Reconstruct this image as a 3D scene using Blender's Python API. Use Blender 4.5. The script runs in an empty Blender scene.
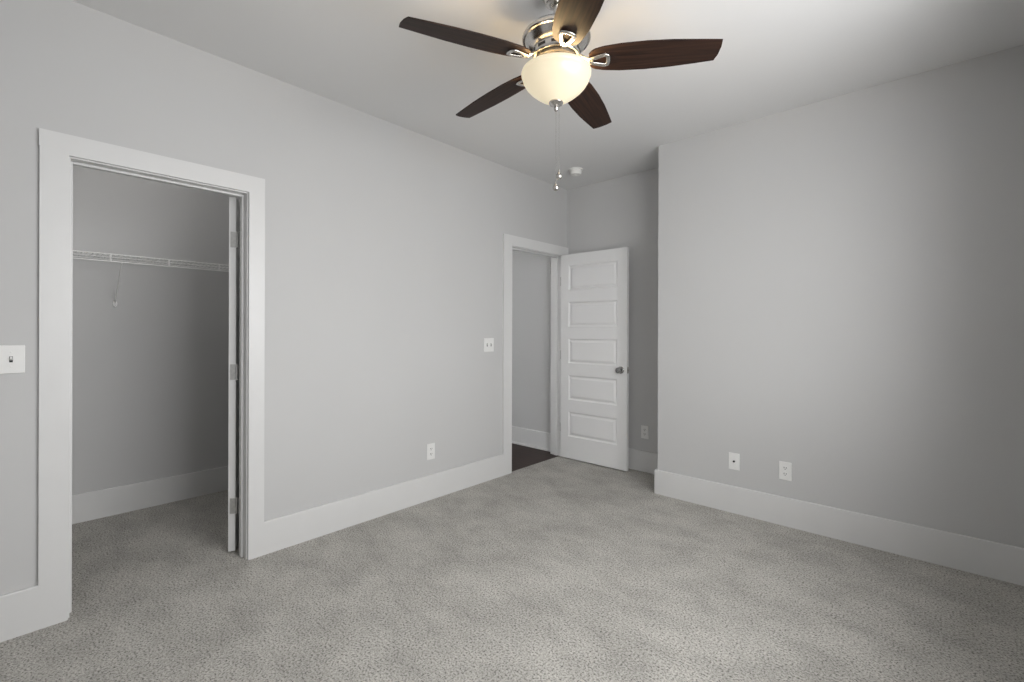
import bpy, bmesh, math, random
from mathutils import Vector, Matrix

random.seed(4)
SC = bpy.context.scene
COL = SC.collection
PI = math.pi

# ------------------------------------------------------------------ camera
F_PX, HORIZON, YAW, CAM_H, ROLL = 466.37, 330.5, 0.73987, 1.281, 0.003025
cam_data = bpy.data.cameras.new('camera')
cam_data.sensor_fit = 'HORIZONTAL'
cam_data.sensor_width = 36.0
cam_data.lens = F_PX / 1024.0 * 36.0
cam_data.shift_y = -(341.0 - HORIZON) / 1024.0
cam_data.clip_start = 0.02
cam = bpy.data.objects.new('camera', cam_data)
COL.objects.link(cam)
_c, _s = math.cos(YAW), math.sin(YAW)
_fw, _rt, _up = Vector((-_s, _c, 0)), Vector((_c, _s, 0)), Vector((0, 0, 1))
_r3 = _rt * math.cos(ROLL) + _up * math.sin(ROLL)
_u3 = _up * math.cos(ROLL) - _rt * math.sin(ROLL)
_m = Matrix((_r3, _u3, -_fw)).transposed().to_4x4()
_m.translation = Vector((0, 0, CAM_H))
cam.matrix_world = _m
SC.camera = cam

# ------------------------------------------------------------------ room sizes (metres)
H = 2.74
XL = -2.843          # face of the left wall
WT = 0.115           # wall thickness
YR = 3.495           # face of the long far wall
YB = 3.958           # face of the recessed wall behind the open door
XC = -1.63           # outside corner between them
XW = 0.355           # face of the window wall
YN = -0.75           # face of the wall behind the camera
XK = -4.21           # closet back wall
BH, BT = 0.188, 0.018
CT = 0.018
WIN = (0.42, 2.42, 1.00, 2.34)     # window opening in the window wall: y0, y1, z0, z1

# ------------------------------------------------------------------ world, daylight, exposure
world = bpy.data.worlds.new('daylight')
SC.world = world
world.use_nodes = True
wn = world.node_tree
wn.nodes.clear()
_tc = wn.nodes.new('ShaderNodeTexCoord')
_sep = wn.nodes.new('ShaderNodeSeparateXYZ')
_ramp = wn.nodes.new('ShaderNodeValToRGB')
_ramp.color_ramp.elements[0].position = 0.47
_ramp.color_ramp.elements[0].color = (0.80, 0.80, 0.80, 1)
_ramp.color_ramp.elements[1].position = 0.53
_ramp.color_ramp.elements[1].color = (1.0, 1.0, 1.0, 1)
_ma = wn.nodes.new('ShaderNodeMath'); _ma.operation = 'MULTIPLY_ADD'
_ma.inputs[1].default_value = 0.5; _ma.inputs[2].default_value = 0.5
_bg = wn.nodes.new('ShaderNodeBackground')
_bg.inputs['Strength'].default_value = 12.4
_wo = wn.nodes.new('ShaderNodeOutputWorld')
wn.links.new(_tc.outputs['Generated'], _sep.inputs[0])
wn.links.new(_sep.outputs['Z'], _ma.inputs[0])
wn.links.new(_ma.outputs[0], _ramp.inputs[0])
wn.links.new(_ramp.outputs[0], _bg.inputs['Color'])
wn.links.new(_bg.outputs[0], _wo.inputs[0])


def portal(loc, rot, w, h):
    d = bpy.data.lights.new('window_portal', 'AREA')
    d.shape = 'RECTANGLE'
    d.size, d.size_y = w, h
    d.cycles.is_portal = True
    o = bpy.data.objects.new('window_portal', d)
    COL.objects.link(o)
    o.location = loc
    o.rotation_euler = rot


portal((XW + 0.125, (WIN[0] + WIN[1]) / 2, (WIN[2] + WIN[3]) / 2), (0, PI / 2, 0), WIN[3] - WIN[2], WIN[1] - WIN[0])

SC.view_settings.view_transform = 'Standard'
SC.view_settings.look = 'None'
SC.view_settings.gamma = 1.0
SC.view_settings.exposure = 0.0
SC.view_settings.use_curve_mapping = False
try:
    SC.cycles.max_bounces = 16
    SC.cycles.diffuse_bounces = 10
    SC.cycles.transparent_max_bounces = 12
    SC.cycles.sample_clamp_indirect = 6.0
    SC.cycles.use_denoising = True
    SC.cycles.denoising_prefilter = 'NONE'
except Exception:
    pass

# ------------------------------------------------------------------ materials
def mat(name, color, rough=0.6, metal=0.0, noise=None, bump=None, emit=None, coat=0.0):
    """noise=(scale, amount, detail): tonal variation; bump=(scale, strength, distance)."""
    m = bpy.data.materials.new(name)
    m.use_nodes = True
    nt = m.node_tree
    b = nt.nodes['Principled BSDF']
    b.inputs['Base Color'].default_value = (*color, 1)
    b.inputs['Roughness'].default_value = rough
    b.inputs['Metallic'].default_value = metal
    if coat:
        b.inputs['Coat Weight'].default_value = coat
        b.inputs['Coat Roughness'].default_value = 0.25
    tc = nt.nodes.new('ShaderNodeTexCoord')
    if noise:
        n = nt.nodes.new('ShaderNodeTexNoise')
        n.inputs['Scale'].default_value = noise[0]
        n.inputs['Detail'].default_value = noise[2]
        r = nt.nodes.new('ShaderNodeValToRGB')
        a = noise[1]
        r.color_ramp.elements[0].position = 0.3
        r.color_ramp.elements[1].position = 0.7
        r.color_ramp.elements[0].color = tuple(c * (1 - a) for c in color) + (1,)
        r.color_ramp.elements[1].color = tuple(min(1, c * (1 + a)) for c in color) + (1,)
        nt.links.new(tc.outputs['Object'], n.inputs['Vector'])
        nt.links.new(n.outputs['Fac'], r.inputs[0])
        nt.links.new(r.outputs[0], b.inputs['Base Color'])
    if bump:
        n2 = nt.nodes.new('ShaderNodeTexNoise')
        n2.inputs['Scale'].default_value = bump[0]
        n2.inputs['Detail'].default_value = 3
        bp = nt.nodes.new('ShaderNodeBump')
        bp.inputs['Strength'].default_value = bump[1]
        bp.inputs['Distance'].default_value = bump[2]
        nt.links.new(tc.outputs['Object'], n2.inputs['Vector'])
        nt.links.new(n2.outputs['Fac'], bp.inputs['Height'])
        nt.links.new(bp.outputs[0], b.inputs['Normal'])
    if emit:
        b.inputs['Emission Color'].default_value = (*emit[0], 1)
        b.inputs['Emission Strength'].default_value = emit[1]
    return m


WALL = mat('grey_wall_paint', (0.545, 0.545, 0.545), 0.75, noise=(1.3, 0.012, 2), bump=(260, 0.05, 0.002))
CEIL = mat('ceiling_paint', (0.70, 0.70, 0.70), 0.9, noise=(1.0, 0.012, 2), bump=(220, 0.06, 0.002))
TRIM = mat('white_trim_paint', (0.67, 0.67, 0.668), 0.38, noise=(6, 0.01, 2))
DOORM = mat('white_door_paint', (0.71, 0.71, 0.708), 0.42, bump=(90, 0.03, 0.001))
PLATE = mat('white_plastic', (0.77, 0.77, 0.76), 0.35, noise=(40, 0.01, 1))
DARK = mat('dark_slot', (0.02, 0.02, 0.02), 0.6, noise=(40, 0.1, 1))
NICKEL = mat('brushed_nickel', (0.62, 0.60, 0.57), 0.24, 1.0, noise=(90, 0.06, 2))
FLYWHEEL = mat('dark_cast_metal', (0.10, 0.095, 0.09), 0.45, 0.6, noise=(60, 0.1, 2))
KNOB = mat('dark_satin_chrome', (0.36, 0.36, 0.36), 0.2, 1.0, noise=(70, 0.05, 2))
HINGE = mat('satin_hinge_metal', (0.50, 0.50, 0.49), 0.42, 0.85, noise=(80, 0.08, 2))
WIRE = mat('white_vinyl_wire', (0.84, 0.84, 0.83), 0.45, noise=(60, 0.02, 1))
PLASTIC = mat('detector_plastic', (0.78, 0.78, 0.76), 0.45, noise=(50, 0.015, 1))
CRYSTAL = mat('clear_fob', (0.75, 0.75, 0.74), 0.1, 0.3, noise=(60, 0.05, 1))


def carpet_material():
    m = bpy.data.materials.new('cut_pile_carpet')
    m.use_nodes = True
    nt = m.node_tree
    L = nt.links
    b = nt.nodes['Principled BSDF']
    b.inputs['Roughness'].default_value = 0.95
    b.inputs['Specular IOR Level'].default_value = 0.1
    tc = nt.nodes.new('ShaderNodeTexCoord')
    # tufts
    v = nt.nodes.new('ShaderNodeTexNoise')
    v.inputs['Scale'].default_value = 118
    v.inputs['Detail'].default_value = 3.5
    v.inputs['Roughness'].default_value = 0.7
    r = nt.nodes.new('ShaderNodeValToRGB')
    el = r.color_ramp.elements
    el[0].position = 0.33
    el[0].color = (0.07, 0.066, 0.058, 1)
    el[1].position = 0.64
    el[1].color = (0.60, 0.583, 0.544, 1)
    mid = el.new(0.46)
    mid.color = (0.40, 0.387, 0.359, 1)
    L.new(tc.outputs['Object'], v.inputs['Vector'])
    L.new(v.outputs['Fac'], r.inputs[0])
    # brushed pile: broad lighter and darker patches left by feet and the vacuum
    mp = nt.nodes.new('ShaderNodeMapping')
    mp.inputs['Rotation'].default_value = (0, 0, math.radians(28))
    mp.inputs['Scale'].default_value = (1.0, 1.5, 1.0)
    n1 = nt.nodes.new('ShaderNodeTexNoise')
    n1.inputs['Scale'].default_value = 3.2
    n1.inputs['Detail'].default_value = 5
    n1.inputs['Roughness'].default_value = 0.68
    n1.inputs['Distortion'].default_value = 0.15
    r1 = nt.nodes.new('ShaderNodeValToRGB')
    r1.color_ramp.elements[0].position = 0.36
    r1.color_ramp.elements[0].color = (0.82, 0.82, 0.82, 1)
    r1.color_ramp.elements[1].position = 0.62
    r1.color_ramp.elements[1].color = (1.05, 1.05, 1.05, 1)
    mx = nt.nodes.new('ShaderNodeMix')
    mx.data_type = 'RGBA'
    mx.blend_type = 'MULTIPLY'
    mx.inputs[0].default_value = 1.0
    L.new(tc.outputs['Object'], mp.inputs[0])
    L.new(mp.outputs[0], n1.inputs['Vector'])
    L.new(n1.outputs['Fac'], r1.inputs[0])
    L.new(r.outputs[0], mx.inputs[6])
    L.new(r1.outputs[0], mx.inputs[7])
    L.new(mx.outputs[2], b.inputs['Base Color'])
    bp = nt.nodes.new('ShaderNodeBump')
    bp.inputs['Strength'].default_value = 0.45
    bp.inputs['Distance'].default_value = 0.006
    L.new(v.outputs['Fac'], bp.inputs['Height'])
    L.new(bp.outputs[0], b.inputs['Normal'])
    return m


def wood_material(name, dark, light, rough, scale, coat=0.0):
    """grain runs along the object's local X"""
    m = bpy.data.materials.new(name)
    m.use_nodes = True
    nt = m.node_tree
    L = nt.links
    b = nt.nodes['Principled BSDF']
    b.inputs['Roughness'].default_value = rough
    if coat:
        b.inputs['Coat Weight'].default_value = coat
        b.inputs['Coat Roughness'].default_value = 0.3
    tc = nt.nodes.new('ShaderNodeTexCoord')
    mp = nt.nodes.new('ShaderNodeMapping')
    mp.inputs['Scale'].default_value = (scale * 0.05, scale, scale)
    n = nt.nodes.new('ShaderNodeTexNoise')
    n.inputs['Scale'].default_value = 1.0
    n.inputs['Detail'].default_value = 5
    n.inputs['Distortion'].default_value = 0.8
    r = nt.nodes.new('ShaderNodeValToRGB')
    r.color_ramp.elements[0].position = 0.32
    r.color_ramp.elements[0].color = (*dark, 1)
    r.color_ramp.elements[1].position = 0.68
    r.color_ramp.elements[1].color = (*light, 1)
    L.new(tc.outputs['Object'], mp.inputs[0])
    L.new(mp.outputs[0], n.inputs['Vector'])
    L.new(n.outputs['Fac'], r.inputs[0])
    L.new(r.outputs[0], b.inputs['Base Color'])
    return m


CARPET = carpet_material()
HALLWOOD = wood_material('dark_plank_floor', (0.022, 0.011, 0.009), (0.045, 0.024, 0.019), 0.6, 40)
BLADE = wood_material('dark_walnut_blade', (0.011, 0.0062, 0.0048), (0.040, 0.019, 0.012), 0.5, 70)
BLADE.node_tree.nodes['Principled BSDF'].inputs['Specular IOR Level'].default_value = 0.2


def bowl_material():
    m = mat('frosted_glass_lit', (0.40, 0.36, 0.28), 0.3, noise=(14, 0.03, 2))
    b = m.node_tree.nodes['Principled BSDF']
    b.inputs['Emission Color'].default_value = (1.0, 0.86, 0.60, 1)
    b.inputs['Emission Strength'].default_value = 0.60
    return m


BOWL = bowl_material()


def glass_material():
    m = bpy.data.materials.new('window_glass')
    m.use_nodes = True
    nt = m.node_tree
    nt.nodes.clear()
    o = nt.nodes.new('ShaderNodeOutputMaterial')
    mix = nt.nodes.new('ShaderNodeMixShader')
    lw = nt.nodes.new('ShaderNodeLayerWeight')
    pw = nt.nodes.new('ShaderNodeMath')
    pw.operation = 'POWER'
    pw.inputs[1].default_value = 5.0
    fr = nt.nodes.new('ShaderNodeMath')          # Schlick reflectance, the same from both sides
    fr.operation = 'MULTIPLY_ADD'
    fr.inputs[1].default_value = 0.96
    fr.inputs[2].default_value = 0.04
    nt.links.new(lw.outputs['Facing'], pw.inputs[0])
    nt.links.new(pw.outputs[0], fr.inputs[0])
    t = nt.nodes.new('ShaderNodeBsdfTransparent')
    g = nt.nodes.new('ShaderNodeBsdfGlossy')
    g.inputs['Roughness'].default_value = 0.02
    nt.links.new(fr.outputs[0], mix.inputs[0])
    nt.links.new(t.outputs[0], mix.inputs[1])
    nt.links.new(g.outputs[0], mix.inputs[2])
    nt.links.new(mix.outputs[0], o.inputs[0])
    return m


GLASS = glass_material()

# ------------------------------------------------------------------ mesh helpers
def box(bm, x0, x1, y0, y1, z0, z1, bevel=0.0, seg=2):
    r = bmesh.ops.create_cube(bm, size=1.0)
    vs = r['verts']
    for v in vs:
        v.co = Vector(((x0 + x1) / 2 + v.co.x * (x1 - x0),
                       (y0 + y1) / 2 + v.co.y * (y1 - y0),
                       (z0 + z1) / 2 + v.co.z * (z1 - z0)))
    if bevel:
        es = list({e for v in vs for e in v.link_edges})
        bmesh.ops.bevel(bm, geom=es, offset=bevel, segments=seg, affect='EDGES', profile=0.6)


def lathe(bm, prof, n=48, axis='Z', origin=(0, 0, 0)):
    """prof: list of (radius, height); revolved about Z (or Y) through origin."""
    rings = []
    o = Vector(origin)

    def P(r, h, a):
        c, s = r * math.cos(a), r * math.sin(a)
        if axis == 'Z':
            return o + Vector((c, s, h))
        if axis == 'Y':
            return o + Vector((c, h, -s))
        return o + Vector((h, c, s))
    for r, h in prof:
        if r < 1e-6:
            rings.append([bm.verts.new(P(0, h, 0))])
        else:
            rings.append([bm.verts.new(P(r, h, 2 * PI * k / n)) for k in range(n)])
    for a, b in zip(rings, rings[1:]):
        for k in range(n):
            k2 = (k + 1) % n
            if len(a) == 1 and len(b) == 1:
                continue
            if len(a) == 1:
                bm.faces.new((a[0], b[k2], b[k]))
            elif len(b) == 1:
                bm.faces.new((a[k], a[k2], b[0]))
            else:
                bm.faces.new((a[k], a[k2], b[k2], b[k]))


def tube(bm, pts, r, n=8, closed=False, flat=None):
    """round (or flattened, flat=(ru, rv, up)) rod along a polyline"""
    pts = [Vector(p) for p in pts]
    N = len(pts)
    rings = []
    for i, p in enumerate(pts):
        if closed:
            t = pts[(i + 1) % N] - pts[i - 1]
        else:
            t = pts[min(i + 1, N - 1)] - pts[max(i - 1, 0)]
        t.normalize()
        up = Vector(flat[2]) if flat else (Vector((0, 0, 1)) if abs(t.z) < 0.9 else Vector((1, 0, 0)))
        u = t.cross(up).normalized()
        w = u.cross(t).normalized()
        ru, rv = (flat[0], flat[1]) if flat else (r, r)
        rr = r[i] / r[0] if isinstance(r, (list, tuple)) else 1.0
        if isinstance(r, (list, tuple)) and not flat:
            ru = rv = r[0]
        rings.append([bm.verts.new(p + u * (ru * rr * math.cos(2 * PI * k / n)) + w * (rv * rr * math.sin(2 * PI * k / n)))
                      for k in range(n)])
    M = N if closed else N - 1
    for i in range(M):
        a, b = rings[i], rings[(i + 1) % N]
        for k in range(n):
            k2 = (k + 1) % n
            bm.faces.new((a[k], a[k2], b[k2], b[k]))
    if not closed:
        bm.faces.new(rings[0][::-1])
        bm.faces.new(rings[-1])


def link(name, bm, material, parent=None, loc=(0, 0, 0), rot=(0, 0, 0), smooth=False, angle=35):
    bmesh.ops.recalc_face_normals(bm, faces=bm.faces[:])
    me = bpy.data.meshes.new(name)
    if smooth:
        for f in bm.faces:
            f.smooth = True
        for e in bm.edges:
            if len(e.link_faces) == 2 and e.calc_face_angle(0) > math.radians(angle):
                e.smooth = False
    bm.to_mesh(me)
    bm.free()
    me.materials.append(material)
    o = bpy.data.objects.new(name, me)
    COL.objects.link(o)
    o.location = loc
    o.rotation_euler = rot
    if parent:
        o.parent = parent
    return o


def tag(o, label=None, cat=None, group=None, kind=None):
    if label:
        o['label'] = label
    if cat:
        o['category'] = cat
    if group:
        o['group'] = group
    if kind:
        o['kind'] = kind
    return o


def empty(name, loc, rot=(0, 0, 0)):
    o = bpy.data.objects.new(name, None)
    o.empty_display_size = 0.05
    COL.objects.link(o)
    o.location = loc
    o.rotation_euler = rot
    return o


def struct(name, boxes, material, label, cat, bevel=0.0):
    bm = bmesh.new()
    for b in boxes:
        box(bm, *b, bevel=bevel)
    return tag(link(name, bm, material), label, cat, kind='structure')


def copy_tree(o, parent=None):
    c = o.copy()
    COL.objects.link(c)
    if parent:
        c.parent = parent
    for ch in [x for x in bpy.data.objects if x.parent == o]:
        copy_tree(ch, c)
    return c


# ------------------------------------------------------------------ openings
C0, C1, CH = 0.207, 0.922, 2.040      # closet opening between jambs, head
D0, D1, DH = 3.103, 3.853, 2.040      # room door opening
JT = 0.018                            # jamb board thickness
XB = XL - WT                          # far face of the left wall
HX = -4.45                            # hall end

# ------------------------------------------------------------------ shell
struct('floor', [(XL, XW, YN, YR, -0.05, 0), (XL, XC, YR, YB, -0.05, 0), (XB, XL, C0 - JT, C1 + JT, -0.05, 0),
                 (XK, XB, -0.15, 1.75, -0.05, 0), (-2.852, XL, D0, D1, -0.05, 0)],
       CARPET, 'grey beige cut pile carpet over the bedroom and closet floor', 'carpet')
struct('floor_hall', [(HX, XB, 1.87, YB, -0.05, -0.004), (XB, -2.852, D0 - JT, D1 + JT, -0.05, -0.004)],
       HALLWOOD, 'dark brown wood floor seen through the open bedroom doorway', 'floor')
struct('ceiling', [(HX - 0.1, XW + 0.13, YN - 0.14, YB + 0.14, H, H + 0.05)],
       CEIL, 'pale grey flat ceiling above the bedroom', 'ceiling')
struct('wall_left', [(XB, XL, YN, C0 - JT, 0, H), (XB, XL, C1 + JT, D0 - JT, 0, H), (XB, XL, D1 + JT, YB, 0, H),
                     (XB, XL, C0 - JT, C1 + JT, CH + JT, H), (XB, XL, D0 - JT, D1 + JT, DH + JT, H)],
       WALL, 'long grey wall with the closet doorway and the bedroom doorway', 'wall')
struct('wall_right', [(XC, XW + 0.13, YR, YB + 0.14, 0, H)],
       WALL, 'broad grey wall ending in an outside corner beside the door recess', 'wall')
struct('wall_back', [(HX - 0.1, XC, YB, YB + 0.14, 0, H)],
       WALL, 'recessed grey wall behind the open panelled door', 'wall')
struct('wall_near', [(XB, XW + 0.13, YN - 0.14, YN, 0, H)],
       WALL, 'grey bedroom wall facing the recessed wall', 'wall')
y0, y1, z0, z1 = WIN
struct('wall_window', [(XW, XW + 0.13, YN, y0, 0, H), (XW, XW + 0.13, y1, YR, 0, H),
                       (XW, XW + 0.13, y0, y1, 0, z0), (XW, XW + 0.13, y0, y1, z1, H)],
       WALL, 'grey bedroom wall holding the window', 'wall')
struct('wall_closet', [(XK - 0.1, XK, -0.25, 1.87, 0, H), (XK, XB, -0.25, -0.15, 0, H), (XK, XB, 1.75, 1.87, 0, H)],
       WALL, 'grey walls inside the closet behind the wire shelf', 'wall')
struct('wall_hall', [(HX - 0.1, HX, 1.87, YB, 0, H)],
       WALL, 'grey wall at the end of the hallway', 'wall')

# baseboards: tall flat boards with an eased top edge
def top_eased(bm, x0, x1, ya, yb, z0, z1, w=0.005):
    old = set(bm.edges)
    box(bm, x0, x1, ya, yb, z0, z1)
    long_x = (x1 - x0) > (yb - ya)
    es = []
    for e in bm.edges:
        if e in old:
            continue
        a, b = e.verts[0].co, e.verts[1].co
        if min(a.z, b.z) > z1 - 1e-5 and (abs(a.x - b.x) > 1e-4) == long_x:
            es.append(e)
    bmesh.ops.bevel(bm, geom=es, offset=w, segments=2, affect='EDGES', profile=0.5)


def baseboard(name, runs, label, shoe=False):
    bm = bmesh.new()
    for x0, x1, ya, yb in runs:
        top_eased(bm, x0, x1, ya, yb, 0, BH)
        if shoe:
            box(bm, x0, x1, ya - 0.014, ya, -0.004, 0.018, bevel=0.005)
    return tag(link(name, bm, TRIM), label, 'baseboard', kind='structure')


baseboard('baseboard_left', [(XL, XL + BT, YN, 0.109), (XL, XL + BT, 1.010, 2.99)],
          'tall white baseboard along the wall with the closet doorway')
baseboard('baseboard_right', [(XC - BT, XW, YR - BT, YR), (XC - BT, XC, YR, YB - BT)],
          'tall white baseboard under the broad wall with two plates')
baseboard('baseboard_back', [(XL + CT, XC, YB - BT, YB)],
          'white baseboard in the recess behind the open door')
baseboard('baseboard_closet', [(XK, XK + BT, -0.15, 1.75), (XK + BT, XB, -0.15, -0.15 + BT), (XK + BT, XB, 1.75 - BT, 1.75)],
          'white baseboard inside the closet')
baseboard('baseboard_hall', [(HX, XB - CT, YB - BT, YB)],
          'white baseboard with shoe strip in the hallway', shoe=True)
baseboard('baseboard_window', [(XW - BT, XW, YN, YR - BT)], 'white baseboard under the window')


# door casings with jambs and stops
def casing(name, a0, a1, ol, orr, top, stop_x, label):
    """ol/orr: outer edges of the side boards; stop_x: (x0, x1) of the stop strip"""
    bm = bmesh.new()
    rv = 0.006
    for face in (1, -1):
        x0, x1 = (XL, XL + CT) if face == 1 else (XB - CT, XB)
        pts = [(ol, 0), (a0 - rv, 0), (a0 - rv, CH + rv), (a1 + rv, CH + rv), (a1 + rv, 0), (orr, 0), (orr, top),
               (ol - 0.002, top), (ol - 0.002, CH + rv + 0.018), (ol, CH + rv + 0.018)]
        lo = [bm.verts.new((x0, p[0], p[1])) for p in pts]
        hi = [bm.verts.new((x1, p[0], p[1])) for p in pts]
        bm.faces.new(lo)
        bm.faces.new(hi[::-1])
        for k in range(len(pts)):
            k2 = (k + 1) % len(pts)
            bm.faces.new((lo[k], hi[k], hi[k2], lo[k2]))
    # jamb boards
    box(bm, XB, XL, a0 - JT, a0, 0, CH, bevel=0.0015)
    box(bm, XB, XL, a1, a1 + JT, 0, CH, bevel=0.0015)
    box(bm, XB, XL, a0 - JT, a1 + JT, CH, CH + JT, bevel=0.0015)
    # stops
    s0, s1 = stop_x
    st = 0.011
    box(bm, s0, s1, a0, a0 + st, 0, CH, bevel=0.002)
    box(bm, s0, s1, a1 - st, a1, 0, CH, bevel=0.002)
    box(bm, s0, s1, a0 + st, a1 - st, CH - st, CH, bevel=0.002)
    return tag(link(name, bm, TRIM), label, 'door casing', kind='structure')


casing('trim_1', C0, C1, 0.109, 1.010, 2.137, (-2.922, -2.890), 'white flat casing and jamb around the closet doorway')
casing('trim_2', D0, D1, 2.990, YB, 2.137, (-2.914, -2.882), 'white flat casing and jamb around the bedroom doorway')


# ------------------------------------------------------------------ five-panel doors
PANELS = [(0.218 + 0.3635 * k, 0.463 + 0.3635 * k) for k in range(5)]   # above the slab's bottom edge


def door_slab(w, h, t, zb=0.012):
    """hinge edge at x = 0, panelled faces at y = 0 and y = t, bottom at z = zb"""
    bm = bmesh.new()
    xa, xb = 0.094, w - 0.100

    def quad(ps):
        bm.faces.new([bm.verts.new(p) for p in ps])

    for y, sgn in ((0.0, 1), (t, -1)):
        def R(x0, x1, za, zc):
            quad([(x0, y, za), (x1, y, za), (x1, y, zc), (x0, y, zc)])
        z_lo, z_hi = zb, zb + h
        R(0, xa, z_lo, z_hi)
        R(xb, w, z_lo, z_hi)
        prev = z_lo
        for p0, p1 in PANELS:
            R(xa, xb, prev, zb + p0)
            prev = zb + p1
            steps = [(0.0, 0.0), (0.004, 0.0045), (0.012, 0.0115), (0.019, 0.0115), (0.036, 0.0030), (0.040, 0.0025)]
            for (i0, d0), (i1, d1) in zip(steps, steps[1:]):
                A = [(xa + i0, zb + p0 + i0), (xb - i0, zb + p0 + i0), (xb - i0, zb + p1 - i0), (xa + i0, zb + p1 - i0)]
                B = [(xa + i1, zb + p0 + i1), (xb - i1, zb + p0 + i1), (xb - i1, zb + p1 - i1), (xa + i1, zb + p1 - i1)]
                for k in range(4):
                    k2 = (k + 1) % 4
                    quad([(A[k][0], y + sgn * d0, A[k][1]), (A[k2][0], y + sgn * d0, A[k2][1]),
                          (B[k2][0], y + sgn * d1, B[k2][1]), (B[k][0], y + sgn * d1, B[k][1])])
            i, d = steps[-1]
            quad([(xa + i, y + sgn * d, zb + p0 + i), (xb - i, y + sgn * d, zb + p0 + i),
                  (xb - i, y + sgn * d, zb + p1 - i), (xa + i, y + sgn * d, zb + p1 - i)])
        R(xa, xb, prev, z_hi)
    quad([(0, 0, zb), (0, t, zb), (0, t, zb + h), (0, 0, zb + h)])
    quad([(w, 0, zb), (w, t, zb), (w, t, zb + h), (w, 0, zb + h)])
    quad([(0, 0, zb), (w, 0, zb), (w, t, zb), (0, t, zb)])
    quad([(0, 0, zb + h), (w, 0, zb + h), (w, t, zb + h), (0, t, zb + h)])
    bmesh.ops.remove_doubles(bm, verts=bm.verts[:], dist=0.0001)
    return bm


def knob_bm(sgn, y):
    """knob on the face at y, pointing along sgn * Y"""
    bm = bmesh.new()
    prof = [(0.0, 0.0), (0.033, 0.0), (0.033, 0.004), (0.029, 0.008), (0.014, 0.011), (0.011, 0.018), (0.011, 0.027),
            (0.017, 0.031), (0.0255, 0.039), (0.0275, 0.047), (0.025, 0.055), (0.017, 0.060), (0.0, 0.062)]
    lathe(bm, [(r, sgn * h) for r, h in prof], n=28, axis='Y')
    for v in bm.verts:
        v.co.y += y
    return bm


def hinge_bm(t_leaf, leaf_dir, leaf2_dir, off, off2):
    """barrel on the Z axis at the origin; two leaves on the given horizontal directions"""
    bm = bmesh.new()
    hh = 0.0445
    lathe(bm, [(0.0, -hh - 0.004), (0.0035, -hh - 0.002), (0.0058, -hh), (0.0058, hh), (0.0035, hh + 0.002), (0.0, hh + 0.004)], n=14)
    for d, o, ln in ((leaf_dir, off, t_leaf), (leaf2_dir, off2, t_leaf)):
        d = Vector((d[0], d[1], 0)).normalized()
        n = Vector((-d.y, d.x, 0))
        a = Vector((o[0], o[1], 0))
        pts = []
        for s, q in ((0, -0.0009), (ln, -0.0009), (ln, 0.0009), (0, 0.0009)):
            pts.append(a + d * s + n * q)
        lo = [bm.verts.new(p + Vector((0, 0, -hh))) for p in pts]
        hi = [bm.verts.new(p + Vector((0, 0, hh))) for p in pts]
        bm.faces.new(lo[::-1])
        bm.faces.new(hi)
        for k in range(4):
            bm.faces.new((lo[k], lo[(k + 1) % 4], hi[(k + 1) % 4], hi[k]))
        for zz in (-0.028, 0.0, 0.028):      # screw heads
            c = a + d * (ln * (0.62 if zz == 0 else 0.45)) + Vector((0, 0, zz))
            for sg in (1, -1):
                vs = [bm.verts.new(c + n * (0.0009 * sg) + d * (0.0038 * math.cos(2 * PI * k / 10)) + Vector((0, 0, 0.0038 * math.sin(2 * PI * k / 10)))) for k in range(10)]
                ctr = bm.verts.new(c + n * (0.0021 * sg))
                for k in range(10):
                    bm.faces.new((vs[k], vs[(k + 1) % 10], ctr))
    return bm


T = 0.035
# the bedroom door, swung flat back towards the recessed wall.  Origin at its hinge pin.
W2 = 0.738
PIN2 = (-2.8145, 3.853)
d1 = empty('door_1', (PIN2[0], PIN2[1], 0))
tag(d1, 'white five-panel bedroom door standing open in the recess', 'door', kind='structure')
link('door_slab', door_slab(W2, 2.027, T), DOORM, d1, loc=(0.003, -0.041, 0))
kz = 0.923
for sgn, y, in ((-1, -0.041), (1, -0.006)):
    k = link('door_knob', knob_bm(sgn, y), KNOB, d1, loc=(W2 + 0.003 - 0.060, 0, kz), smooth=True)
bm = bmesh.new()
box(bm, 0, 0.0015, -0.0125, 0.0125, -0.028, 0.028, bevel=0.0004)
box(bm, 0.0015, 0.011, -0.006, 0.006, -0.008, 0.008, bevel=0.002)
link('latch_plate', bm, NICKEL, d1, loc=(W2 + 0.003, -0.0235, kz))
for z in (0.298, 1.035, 1.782):
    link('hinge', hinge_bm(0.030, (0, -1), (-1, 0), (0.002, -0.007), (-0.006, -0.001)), HINGE, d1, loc=(0, 0, z), smooth=True)

# the closet door, swung into the closet past square so only its hinge edge shows
W1 = 0.713
PIN1 = (XB - 0.014, C1 - 0.009)
ANG = math.radians(180 - 25)              # direction of the leaf from the pin
d2 = empty('door_2', (PIN1[0], PIN1[1], 0), (0, 0, ANG))
tag(d2, 'white closet door swung into the closet and seen edge-on', 'door', kind='structure')
# local +X runs along the leaf; the room-side face ends up at local +Y (towards -y of the room)
link('door_slab', door_slab(W1, 2.027, T), DOORM, d2, loc=(0.003, 0.006, 0))
for sgn, y, in ((-1, 0.006), (1, 0.041)):
    link('door_knob', knob_bm(sgn, y), KNOB, d2, loc=(W1 + 0.003 - 0.070, 0, kz), smooth=True)
_ia = -ANG
_j = (math.cos(_ia), math.sin(_ia))       # room +X expressed in the door's frame
_n = (-math.sin(_ia), math.cos(_ia))      # room +Y in the door's frame
for z in (0.271, 1.038, 1.797):
    link('hinge', hinge_bm(0.027, (0, 1), _j, (0.0015, 0.006), (_j[0] * 0.004 + _n[0] * 0.0075, _j[1] * 0.004 + _n[1] * 0.0075)), HINGE, d2, loc=(0, 0, z), smooth=True)

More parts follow.
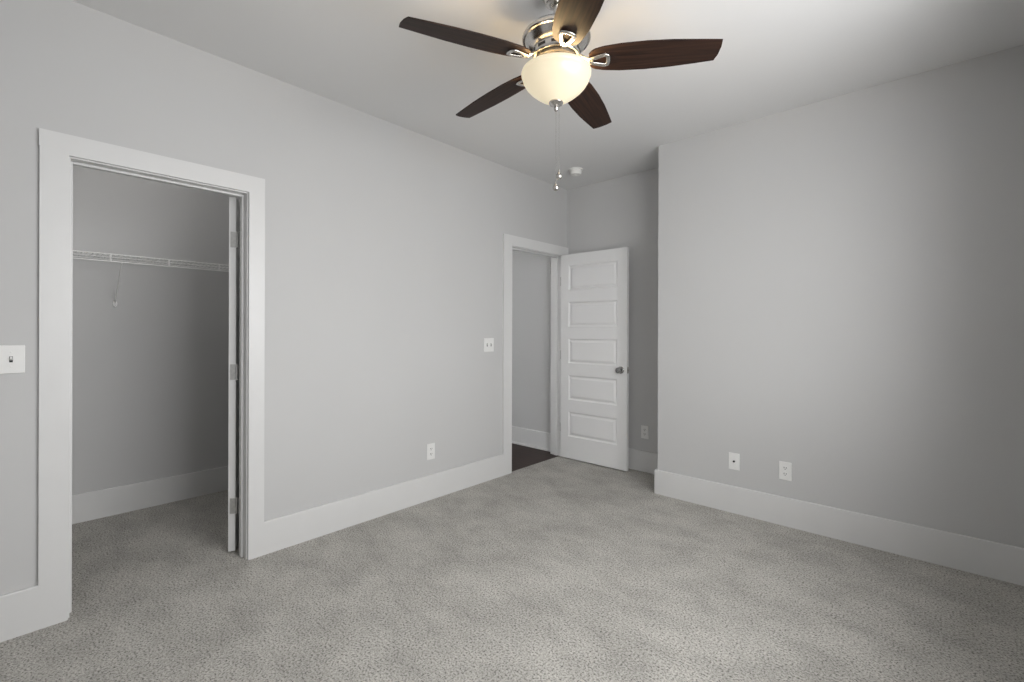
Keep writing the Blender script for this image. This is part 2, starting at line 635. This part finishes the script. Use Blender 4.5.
# ------------------------------------------------------------------ window (daylight side of the room)
def window(name, loc, rz, ww, wh, cols, label):
    """built facing local -X, outside towards +X, centred on y, bottom at z = 0"""
    win = empty(name, loc, (0, 0, rz))
    tag(win, label, 'window', kind='structure')
    f = 0.04
    xa, xb = 0.085, 0.12
    bm = bmesh.new()
    box(bm, xa, xb, -ww / 2, -ww / 2 + f, 0, wh, bevel=0.003)
    box(bm, xa, xb, ww / 2 - f, ww / 2, 0, wh, bevel=0.003)
    box(bm, xa, xb, -ww / 2 + f, ww / 2 - f, 0, f, bevel=0.003)
    box(bm, xa, xb, -ww / 2 + f, ww / 2 - f, wh - f, wh, bevel=0.003)
    edges = [-ww / 2 + f]
    for c in range(1, cols):
        y = -ww / 2 + ww * c / cols
        box(bm, xa, xb, y - 0.025, y + 0.025, f, wh - f, bevel=0.003)
        edges += [y - 0.025, y + 0.025]
    edges.append(ww / 2 - f)
    link('window_frame', bm, TRIM, win)
    for c in range(cols):
        ya, yb = edges[2 * c], edges[2 * c + 1]
        bm = bmesh.new()
        box(bm, 0.09, 0.116, ya, yb, wh / 2 - 0.02, wh / 2 + 0.02, bevel=0.003)
        link('meeting_rail', bm, TRIM, win)
        for za, zb in ((f, wh / 2 - 0.02), (wh / 2 + 0.02, wh - f)):
            bm = bmesh.new()
            box(bm, 0.101, 0.105, ya, yb, za, zb)
            link('window_pane', bm, GLASS, win)
    bm = bmesh.new()
    box(bm, -CT, 0, -ww / 2 - 0.09, -ww / 2, -0.09, wh + 0.09, bevel=0.0025)
    box(bm, -CT, 0, ww / 2, ww / 2 + 0.09, -0.09, wh + 0.09, bevel=0.0025)
    box(bm, -CT, 0, -ww / 2, ww / 2, wh, wh + 0.09, bevel=0.0025)
    box(bm, -CT, 0, -ww / 2, ww / 2, -0.09, 0, bevel=0.0025)
    link('window_casing', bm, TRIM, win)


window('window_1', (XW, (y0 + y1) / 2, z0), 0, y1 - y0, z1 - z0, 2,
       'wide white double-hung window facing the closet wall')

# ------------------------------------------------------------------ wall plates
# each is built facing local -Y with its back at y = 0, centre at the origin
def plate_bm(w, h, holes=()):
    bm = bmesh.new()
    box(bm, -w / 2, w / 2, -0.006, 0, -h / 2, h / 2, bevel=0.0028, seg=3)
    return bm


def screw(parent, x, z, y=-0.006):
    bm = bmesh.new()
    lathe(bm, [(0.0, 0.0), (0.0034, 0.0), (0.003, -0.001), (0.0, -0.0013)], n=12, axis='Y')
    return link('screw', bm, PLATE, parent, loc=(x, y, z), smooth=True)


def switch(loc, rz, toggles, w, label, up=True):
    t = empty('light_switch', loc, (0, 0, rz))
    tag(t, label, 'light switch')
    link('cover_plate', plate_bm(w, 0.117), PLATE, t)
    for x in toggles:
        bm = bmesh.new()
        box(bm, -0.0052, 0.0052, -0.0005, 0, -0.0122, 0.0122)
        link('toggle_slot', bm, DARK, t, loc=(x, -0.006, 0))
        bm = bmesh.new()
        box(bm, -0.0042, 0.0042, -0.016, 0.0, -0.0045, 0.0045, bevel=0.0012)
        for v in bm.verts:
            if v.co.y < -0.008:
                v.co.x *= 0.85
        link('toggle', bm, PLATE, t, loc=(x, -0.006, 0), rot=(math.radians(-28 if up else 28), 0, 0))
        screw(t, x, 0.030)
        screw(t, x, -0.030)
    return t


RZ_LEFT = PI / 2      # faces +X
switch((XL, 0.009, 1.155), RZ_LEFT, (-0.023, 0.019), 0.119,
       'white light switch plate beside the closet casing, cut off by the picture edge')
switch((XL, 2.818, 1.157), RZ_LEFT, (-0.023, 0.023), 0.116,
       'white two-toggle light switch beside the bedroom doorway casing')


def outlet(loc, rz, label):
    t = empty('wall_outlet', loc, (0, 0, rz))
    tag(t, label, 'outlet', group='duplex wall outlets')
    link('cover_plate', plate_bm(0.073, 0.120), PLATE, t)
    for z in (0.0195, -0.0195):
        bm = bmesh.new()
        # rounded receptacle face, flat at top and bottom
        pts = []
        for k in range(36):
            a = 2 * PI * k / 36
            pts.append((0.0172 * math.cos(a), max(-0.0138, min(0.0138, 0.0172 * math.sin(a)))))
        lo = [bm.verts.new((x, 0, zz)) for x, zz in pts]
        hi = [bm.verts.new((x * 0.97, -0.0015, zz * 0.97)) for x, zz in pts]
        bm.faces.new(hi)
        for k in range(36):
            bm.faces.new((lo[k], lo[(k + 1) % 36], hi[(k + 1) % 36], hi[k]))
        rec = link('receptacle', bm, PLATE, t, loc=(0, -0.006, z))
        for x, zz, w, h in ((-0.0064, 0.003, 0.0032, 0.0100), (0.0064, 0.003, 0.0032, 0.0084)):
            bm = bmesh.new()
            box(bm, x - w / 2, x + w / 2, -0.0022, -0.0012, zz - h / 2, zz + h / 2)
            link('slot', bm, DARK, rec)
        bm = bmesh.new()
        lathe(bm, [(0.0, -0.0022), (0.0027, -0.0022), (0.0027, -0.0012)], n=14, axis='Y', origin=(0, 0, -0.0072))
        link('slot', bm, DARK, rec)
    screw(t, 0, 0)
    return t


o1 = outlet((XL, 2.202, 0.361), RZ_LEFT, 'white outlet low on the wall between the closet and the bedroom doorway')
o2 = copy_tree(o1)
o2.location = (-0.741, YR, 0.359)
o2.rotation_euler = (0, 0, 0)
o2['label'] = 'white outlet on the broad wall, beside the cable jack plate'
o3 = copy_tree(o1)
o3.location = (-1.968, YB, 0.360)
o3.rotation_euler = (0, 0, 0)
o3['label'] = 'white outlet on the shaded recessed wall beside the open door'

t = empty('cable_jack', (-1.060, YR, 0.362))
tag(t, 'white wall plate with one black cable socket at its centre', 'wall plate')
link('cover_plate', plate_bm(0.073, 0.117), PLATE, t)
bm = bmesh.new()
lathe(bm, [(0.0, 0), (0.0075, 0), (0.0075, -0.003), (0.006, -0.0036), (0.006, -0.008), (0.0045, -0.009), (0.0, -0.009)], n=16, axis='Y')
link('cable_socket', bm, DARK, t, loc=(0, -0.006, 0.0), smooth=True)
screw(t, 0, 0.042)
screw(t, 0, -0.042)

# ------------------------------------------------------------------ closet shelf
SZ = 1.765                     # top of the deck
SF, SB = -3.905, XK + 0.006    # front and back rods
SY0, SY1 = -0.145, 1.745
sh = empty('wire_shelf', (XK, (SY0 + SY1) / 2, SZ))
tag(sh, 'white wire shelf across the closet back wall', 'shelf')
ox, oy = XK, (SY0 + SY1) / 2


def rod(name, pts, r, material=WIRE, n=8):
    bm = bmesh.new()
    tube(bm, [(p[0] - ox, p[1] - oy, p[2] - SZ) for p in pts], r, n=n)
    return link(name, bm, material, sh, smooth=True)


rod('front_rail', [(SF, SY0, SZ - 0.004), (SF, SY1, SZ - 0.004)], 0.0040)
rod('front_rail', [(SF, SY0, SZ - 0.050), (SF, SY1, SZ - 0.050)], 0.0040)
rod('back_rail', [(SB + 0.003, SY0, SZ - 0.006), (SB + 0.003, SY1, SZ - 0.006)], 0.0030)
rod('cross_rail', [((SF + SB) / 2, SY0, SZ - 0.006), ((SF + SB) / 2, SY1, SZ - 0.006)], 0.0030)
bm = bmesh.new()
n_w = int((SY1 - SY0) / 0.0254)
for k in range(n_w + 1):
    y = SY0 + 0.004 + k * 0.0254
    tube(bm, [(SB - ox, y - oy, 0.0), (SF - 0.004 - ox, y - oy, 0.0), (SF - ox + 0.001, y - oy, -0.003),
              (SF - ox + 0.0012, y - oy, -0.010)], 0.0017, n=6)
link('deck_wires', bm, WIRE, sh, smooth=True)
for y in (0.165, 0.470, 0.777, 1.081, 1.386, 1.690):
    rod('lip_tie', [(SF + 0.002, y, SZ - 0.003), (SF + 0.002, y, SZ - 0.051)], 0.0052)
# slanted support rod from the front rail back to the wall
by = 0.531
br = rod('support_bracket', [(SF - 0.004, by - 0.004, SZ - 0.046), (SF + 0.001, by - 0.004, SZ - 0.056), (SF - 0.008, by - 0.004, SZ - 0.060),
                             (XK + 0.012, by, 1.476), (XK + 0.006, by, 1.462), (XK + 0.006, by, 1.450)], 0.0040)
bm = bmesh.new()
pl = [(0.0, 0.022), (0.010, 0.018), (0.013, 0.004), (0.010, -0.014), (0.0, -0.022), (-0.010, -0.014), (-0.013, 0.004), (-0.010, 0.018)]
lo = [bm.verts.new((0.0, a, b)) for a, b in pl]
hi = [bm.verts.new((0.008, a * 0.85, b * 0.85)) for a, b in pl]
bm.faces.new(hi)
bm.faces.new(lo[::-1])
for k in range(8):
    bm.faces.new((lo[k], lo[(k + 1) % 8], hi[(k + 1) % 8], hi[k]))
link('wall_clip', bm, WIRE, br, loc=(XK - ox, by - oy, 1.455 - SZ))
bm = bmesh.new()
lathe(bm, [(0.0, 0.0105), (0.004, 0.0095), (0.004, 0.0075)], n=10, axis='X')
link('screw', bm, HINGE, br, loc=(XK - ox, by - oy, 1.448 - SZ))

# ------------------------------------------------------------------ smoke detector
sd = empty('smoke_detector', (-2.424, 3.505, H))
tag(sd, 'round white smoke detector on the ceiling near the door recess', 'smoke detector')
bm = bmesh.new()
lathe(bm, [(0.0, 0.0), (0.064, 0.0), (0.064, -0.008), (0.061, -0.011), (0.0, -0.011)], n=48)
link('mounting_base', bm, PLASTIC, sd, smooth=True)
bm = bmesh.new()
lathe(bm, [(0.0, -0.011), (0.052, -0.011), (0.052, -0.018), (0.049, -0.018), (0.049, -0.022), (0.052, -0.022), (0.050, -0.038), (0.045, -0.046),
           (0.030, -0.048), (0.028, -0.0465), (0.0, -0.0465)], n=48)
link('sensor_body', bm, PLASTIC, sd, smooth=True)
bm = bmesh.new()
lathe(bm, [(0.0, -0.0465), (0.010, -0.0465), (0.010, -0.050), (0.0, -0.051)], n=20, origin=(0.0, 0.0, 0.0))
link('test_button', bm, PLASTIC, sd, smooth=True)

# ------------------------------------------------------------------ ceiling fan
FX, FY = -1.2198, 1.6136
fan = empty('ceiling_fan', (FX, FY, H))
tag(fan, 'five-blade dark wood ceiling fan with a lit frosted glass bowl', 'ceiling fan')


def flathe(name, prof, material, parent=fan, n=64, loc=(0, 0, 0)):
    bm = bmesh.new()
    lathe(bm, [(r, z - H) for r, z in prof], n=n)
    return link(name, bm, material, parent, smooth=True, loc=loc)


flathe('canopy', [(0.0, 2.74), (0.062, 2.74), (0.063, 2.732), (0.059, 2.716), (0.051, 2.700), (0.047, 2.694), (0.040, 2.690),
                  (0.024, 2.690), (0.022, 2.697), (0.0, 2.697)], NICKEL)
flathe('downrod', [(0.0, 2.71), (0.0125, 2.71), (0.0125, 2.595), (0.0, 2.595)], NICKEL, n=24)
flathe('rod_collar', [(0.0, 2.626), (0.020, 2.626), (0.022, 2.618), (0.022, 2.606), (0.034, 2.596), (0.0, 2.596)], NICKEL, n=32)
flathe('motor_housing', [(0.0, 2.600), (0.046, 2.598), (0.090, 2.586), (0.126, 2.566), (0.143, 2.550), (0.147, 2.542), (0.147, 2.534), (0.143, 2.529),
                         (0.136, 2.528), (0.132, 2.524), (0.124, 2.508), (0.112, 2.497), (0.100, 2.493)], NICKEL)
flathe('motor_band', [(0.100, 2.494), (0.101, 2.490), (0.101, 2.462), (0.098, 2.457), (0.090, 2.456), (0.0, 2.456)], NICKEL)
flathe('flywheel', [(0.0, 2.456), (0.084, 2.456), (0.088, 2.453), (0.088, 2.444), (0.084, 2.440), (0.0, 2.440)], FLYWHEEL)
for k in range(10):
    a = 2 * PI * (k + 0.5) / 10
    bm = bmesh.new()
    box(bm, 0.0995, 0.1014, -0.018, 0.018, 2.470 - H, 2.482 - H)
    link('motor_vent', bm, DARK, fan, rot=(0, 0, a))
flathe('light_fitter', [(0.0, 2.440), (0.060, 2.440), (0.066, 2.436), (0.066, 2.418), (0.075, 2.414), (0.075, 2.410), (0.0, 2.410)], NICKEL)

# frosted glass bowl, open at the top
bowl = [(0.143, 2.395), (0.1485, 2.395), (0.1500, 2.390), (0.1495, 2.381), (0.1465, 2.377), (0.1465, 2.375), (0.1415, 2.358), (0.1310, 2.340), (0.1150, 2.322), (0.0940, 2.304),
        (0.0720, 2.288), (0.0500, 2.275), (0.0300, 2.267), (0.012, 2.264), (0.012, 2.268), (0.029, 2.271), (0.048, 2.279), (0.069, 2.292), (0.091, 2.308), (0.112, 2.326), (0.127, 2.343), (0.137, 2.360), (0.142, 2.376), (0.143, 2.395)]
flathe('glass_bowl', bowl, BOWL)
flathe('finial', [(0.0, 2.275), (0.030, 2.268), (0.031, 2.263), (0.027, 2.257), (0.014, 2.251), (0.008, 2.248), (0.0085, 2.243), (0.0105, 2.239),
                  (0.0085, 2.232), (0.004, 2.227), (0.0, 2.226)], NICKEL, n=32)
flathe('bowl_rod', [(0.0, 2.41), (0.005, 2.41), (0.005, 2.268), (0.0, 2.268)], NICKEL, n=12)

# blades and their loop-shaped irons
PITCH = math.radians(12.5)
ZBL = 2.424


def halfwidth(u):
    """u = 0 at the root, 1 at the tip"""
    ks = [(0.0, 0.030), (0.015, 0.043), (0.05, 0.054), (0.12, 0.0635), (0.25, 0.0715), (0.45, 0.0740), (0.65, 0.0700), (0.85, 0.0600), (1.0, 0.0515)]
    for (a, wa), (b, wb) in zip(ks, ks[1:]):
        if u <= b:
            s = (u - a) / (b - a)
            return wa + (wb - wa) * s
    return ks[-1][1]


def blade_bm():
    bm = bmesh.new()
    r0, r1 = 0.140, 0.660
    N = 40
    left, right = [], []
    for i in range(N + 1):
        u = i / N
        x = r0 + (r1 - r0) * u
        hw = halfwidth(u)
        left.append((x - 0.008 * u ** 6, hw))
        right.append((x + 0.004 * u ** 6, -hw))
    out = right + [(r1 + 0.0065, -0.02), (r1 + 0.0025, 0.02)] + left[::-1]
    t = 0.0055
    lo = [bm.verts.new((x, y, -t / 2)) for x, y in out]
    hi = [bm.verts.new((x, y, t / 2)) for x, y in out]
    bm.faces.new(lo[::-1])
    bm.faces.new(hi)
    n = len(out)
    rim = []
    for k in range(n):
        bm.faces.new((lo[k], lo[(k + 1) % n], hi[(k + 1) % n], hi[k]))
    return bm


def iron_bm():
    """teardrop loop under the blade root plus an arm that rises to the motor"""
    bm = bmesh.new()
    zz = -0.0085
    pts = [(0.142, 0.009, zz), (0.158, 0.014, zz), (0.176, 0.0195, zz), (0.194, 0.0245, zz), (0.208, 0.0265, zz), (0.217, 0.024, zz), (0.220, 0.012, zz),
           (0.221, 0.0, zz), (0.220, -0.012, zz), (0.217, -0.024, zz), (0.208, -0.0265, zz), (0.194, -0.0245, zz), (0.176, -0.0195, zz), (0.158, -0.014, zz), (0.142, -0.009, zz)]
    tube(bm, pts, 1, n=10, closed=True, flat=(0.0095, 0.0056, (0, 0, 1)))
    return bm


def arm_bm():
    bm = bmesh.new()
    tube(bm, [(0.086, 0, 0.022), (0.105, 0, 0.016), (0.125, 0, 0.002), (0.142, 0, -0.006), (0.160, 0, -0.0075)],
         1, n=10, flat=(0.013, 0.0055, (0, 0, 1)))
    return bm


blade_proto = None
AZ0 = math.radians(248.02)
for k in range(5):
    az = AZ0 - k * 2 * PI / 5
    if blade_proto is None:
        b = link('fan_blade', blade_bm(), BLADE, fan, smooth=False)
        i = link('blade_iron', iron_bm(), NICKEL, b, smooth=True, angle=60)
        a = link('iron_arm', arm_bm(), NICKEL, b, smooth=True, angle=60)
        for sx, sy in ((0.205, 0.0265), (0.205, -0.0265), (0.2205, 0.0)):
            bm = bmesh.new()
            lathe(bm, [(0.0, -0.014), (0.003, -0.0135), (0.0042, -0.0125), (0.0042, -0.011)], n=12)
            link('screw', bm, NICKEL, b, loc=(sx, sy, -0.0015), smooth=True)
        blade_proto = b
    else:
        b = copy_tree(blade_proto, fan)
    b.location = (0, 0, ZBL + 0.018 - H)      # roots a little higher than the tips
    # pitched so that the +t edge hangs lower
    b.rotation_euler = (Matrix.Rotation(az, 3, 'Z') @ Matrix.Rotation(math.radians(1.55), 3, 'Y') @ Matrix.Rotation(-PITCH, 3, 'X')).to_euler()

# pull chains: beaded, ending in small bell fobs
def chain(x, y, ztop, zend, fobmat):
    bm = bmesh.new()
    z = ztop
    while z > zend:
        r = bmesh.ops.create_icosphere(bm, subdivisions=1, radius=0.0009)
        for v in r['verts']:
            v.co += Vector((0, 0, z - H))
        z -= 0.0028
    tube(bm, [(0, 0, ztop - H), (0, 0, zend - H)], 0.00045, n=5)
    c = link('pull_chain', bm, NICKEL, fan, loc=(x, y, 0), smooth=True)
    bm = bmesh.new()
    lathe(bm, [(0.0, 0.006), (0.003, 0.005), (0.0038, 0.0), (0.0042, -0.008), (0.0075, -0.015), (0.0125, -0.021), (0.0140, -0.027), (0.0125, -0.034), (0.007, -0.040), (0.0, -0.042)], n=20)
    link('chain_fob', bm, fobmat, c, loc=(0, 0, zend - H), smooth=True)
    return c


_rx, _ry = math.cos(YAW), math.sin(YAW)      # a direction across the view, in room axes
chain(0.0, 0.0, 2.230, 1.925, NICKEL)
chain(0.0135 * _rx, 0.0135 * _ry, 2.268, 1.975, NICKEL)

# warm bulbs inside the bowl
for k in range(3):
    a = 2 * PI * k / 3 + 0.4
    ld = bpy.data.lights.new('fan_bulb', 'POINT')
    ld.energy = 2.6
    ld.color = (1.0, 0.72, 0.38)
    ld.shadow_soft_size = 0.02
    lo_ = bpy.data.objects.new('fan_bulb', ld)
    COL.objects.link(lo_)
    lo_.parent = fan
    lo_.location = (0.070 * math.cos(a), 0.070 * math.sin(a), 2.372 - H)

# the closet's own ceiling lamp
ld = bpy.data.lights.new('closet_lamp', 'POINT')
ld.energy = 5.8
ld.color = (1.0, 0.98, 0.95)
ld.shadow_soft_size = 0.03
lo_ = bpy.data.objects.new('closet_lamp', ld)
COL.objects.link(lo_)
lo_.location = (-3.45, 0.52, 2.62)

# added fill light, no fixture: brightens the hallway beyond the open doorway
ld = bpy.data.lights.new('hall_fill', 'POINT')
ld.energy = 3.6
ld.color = (1.0, 0.98, 0.95)
ld.shadow_soft_size = 0.08
lo_ = bpy.data.objects.new('hall_fill', ld)
COL.objects.link(lo_)
lo_.location = (-3.5, 3.0, 2.6)
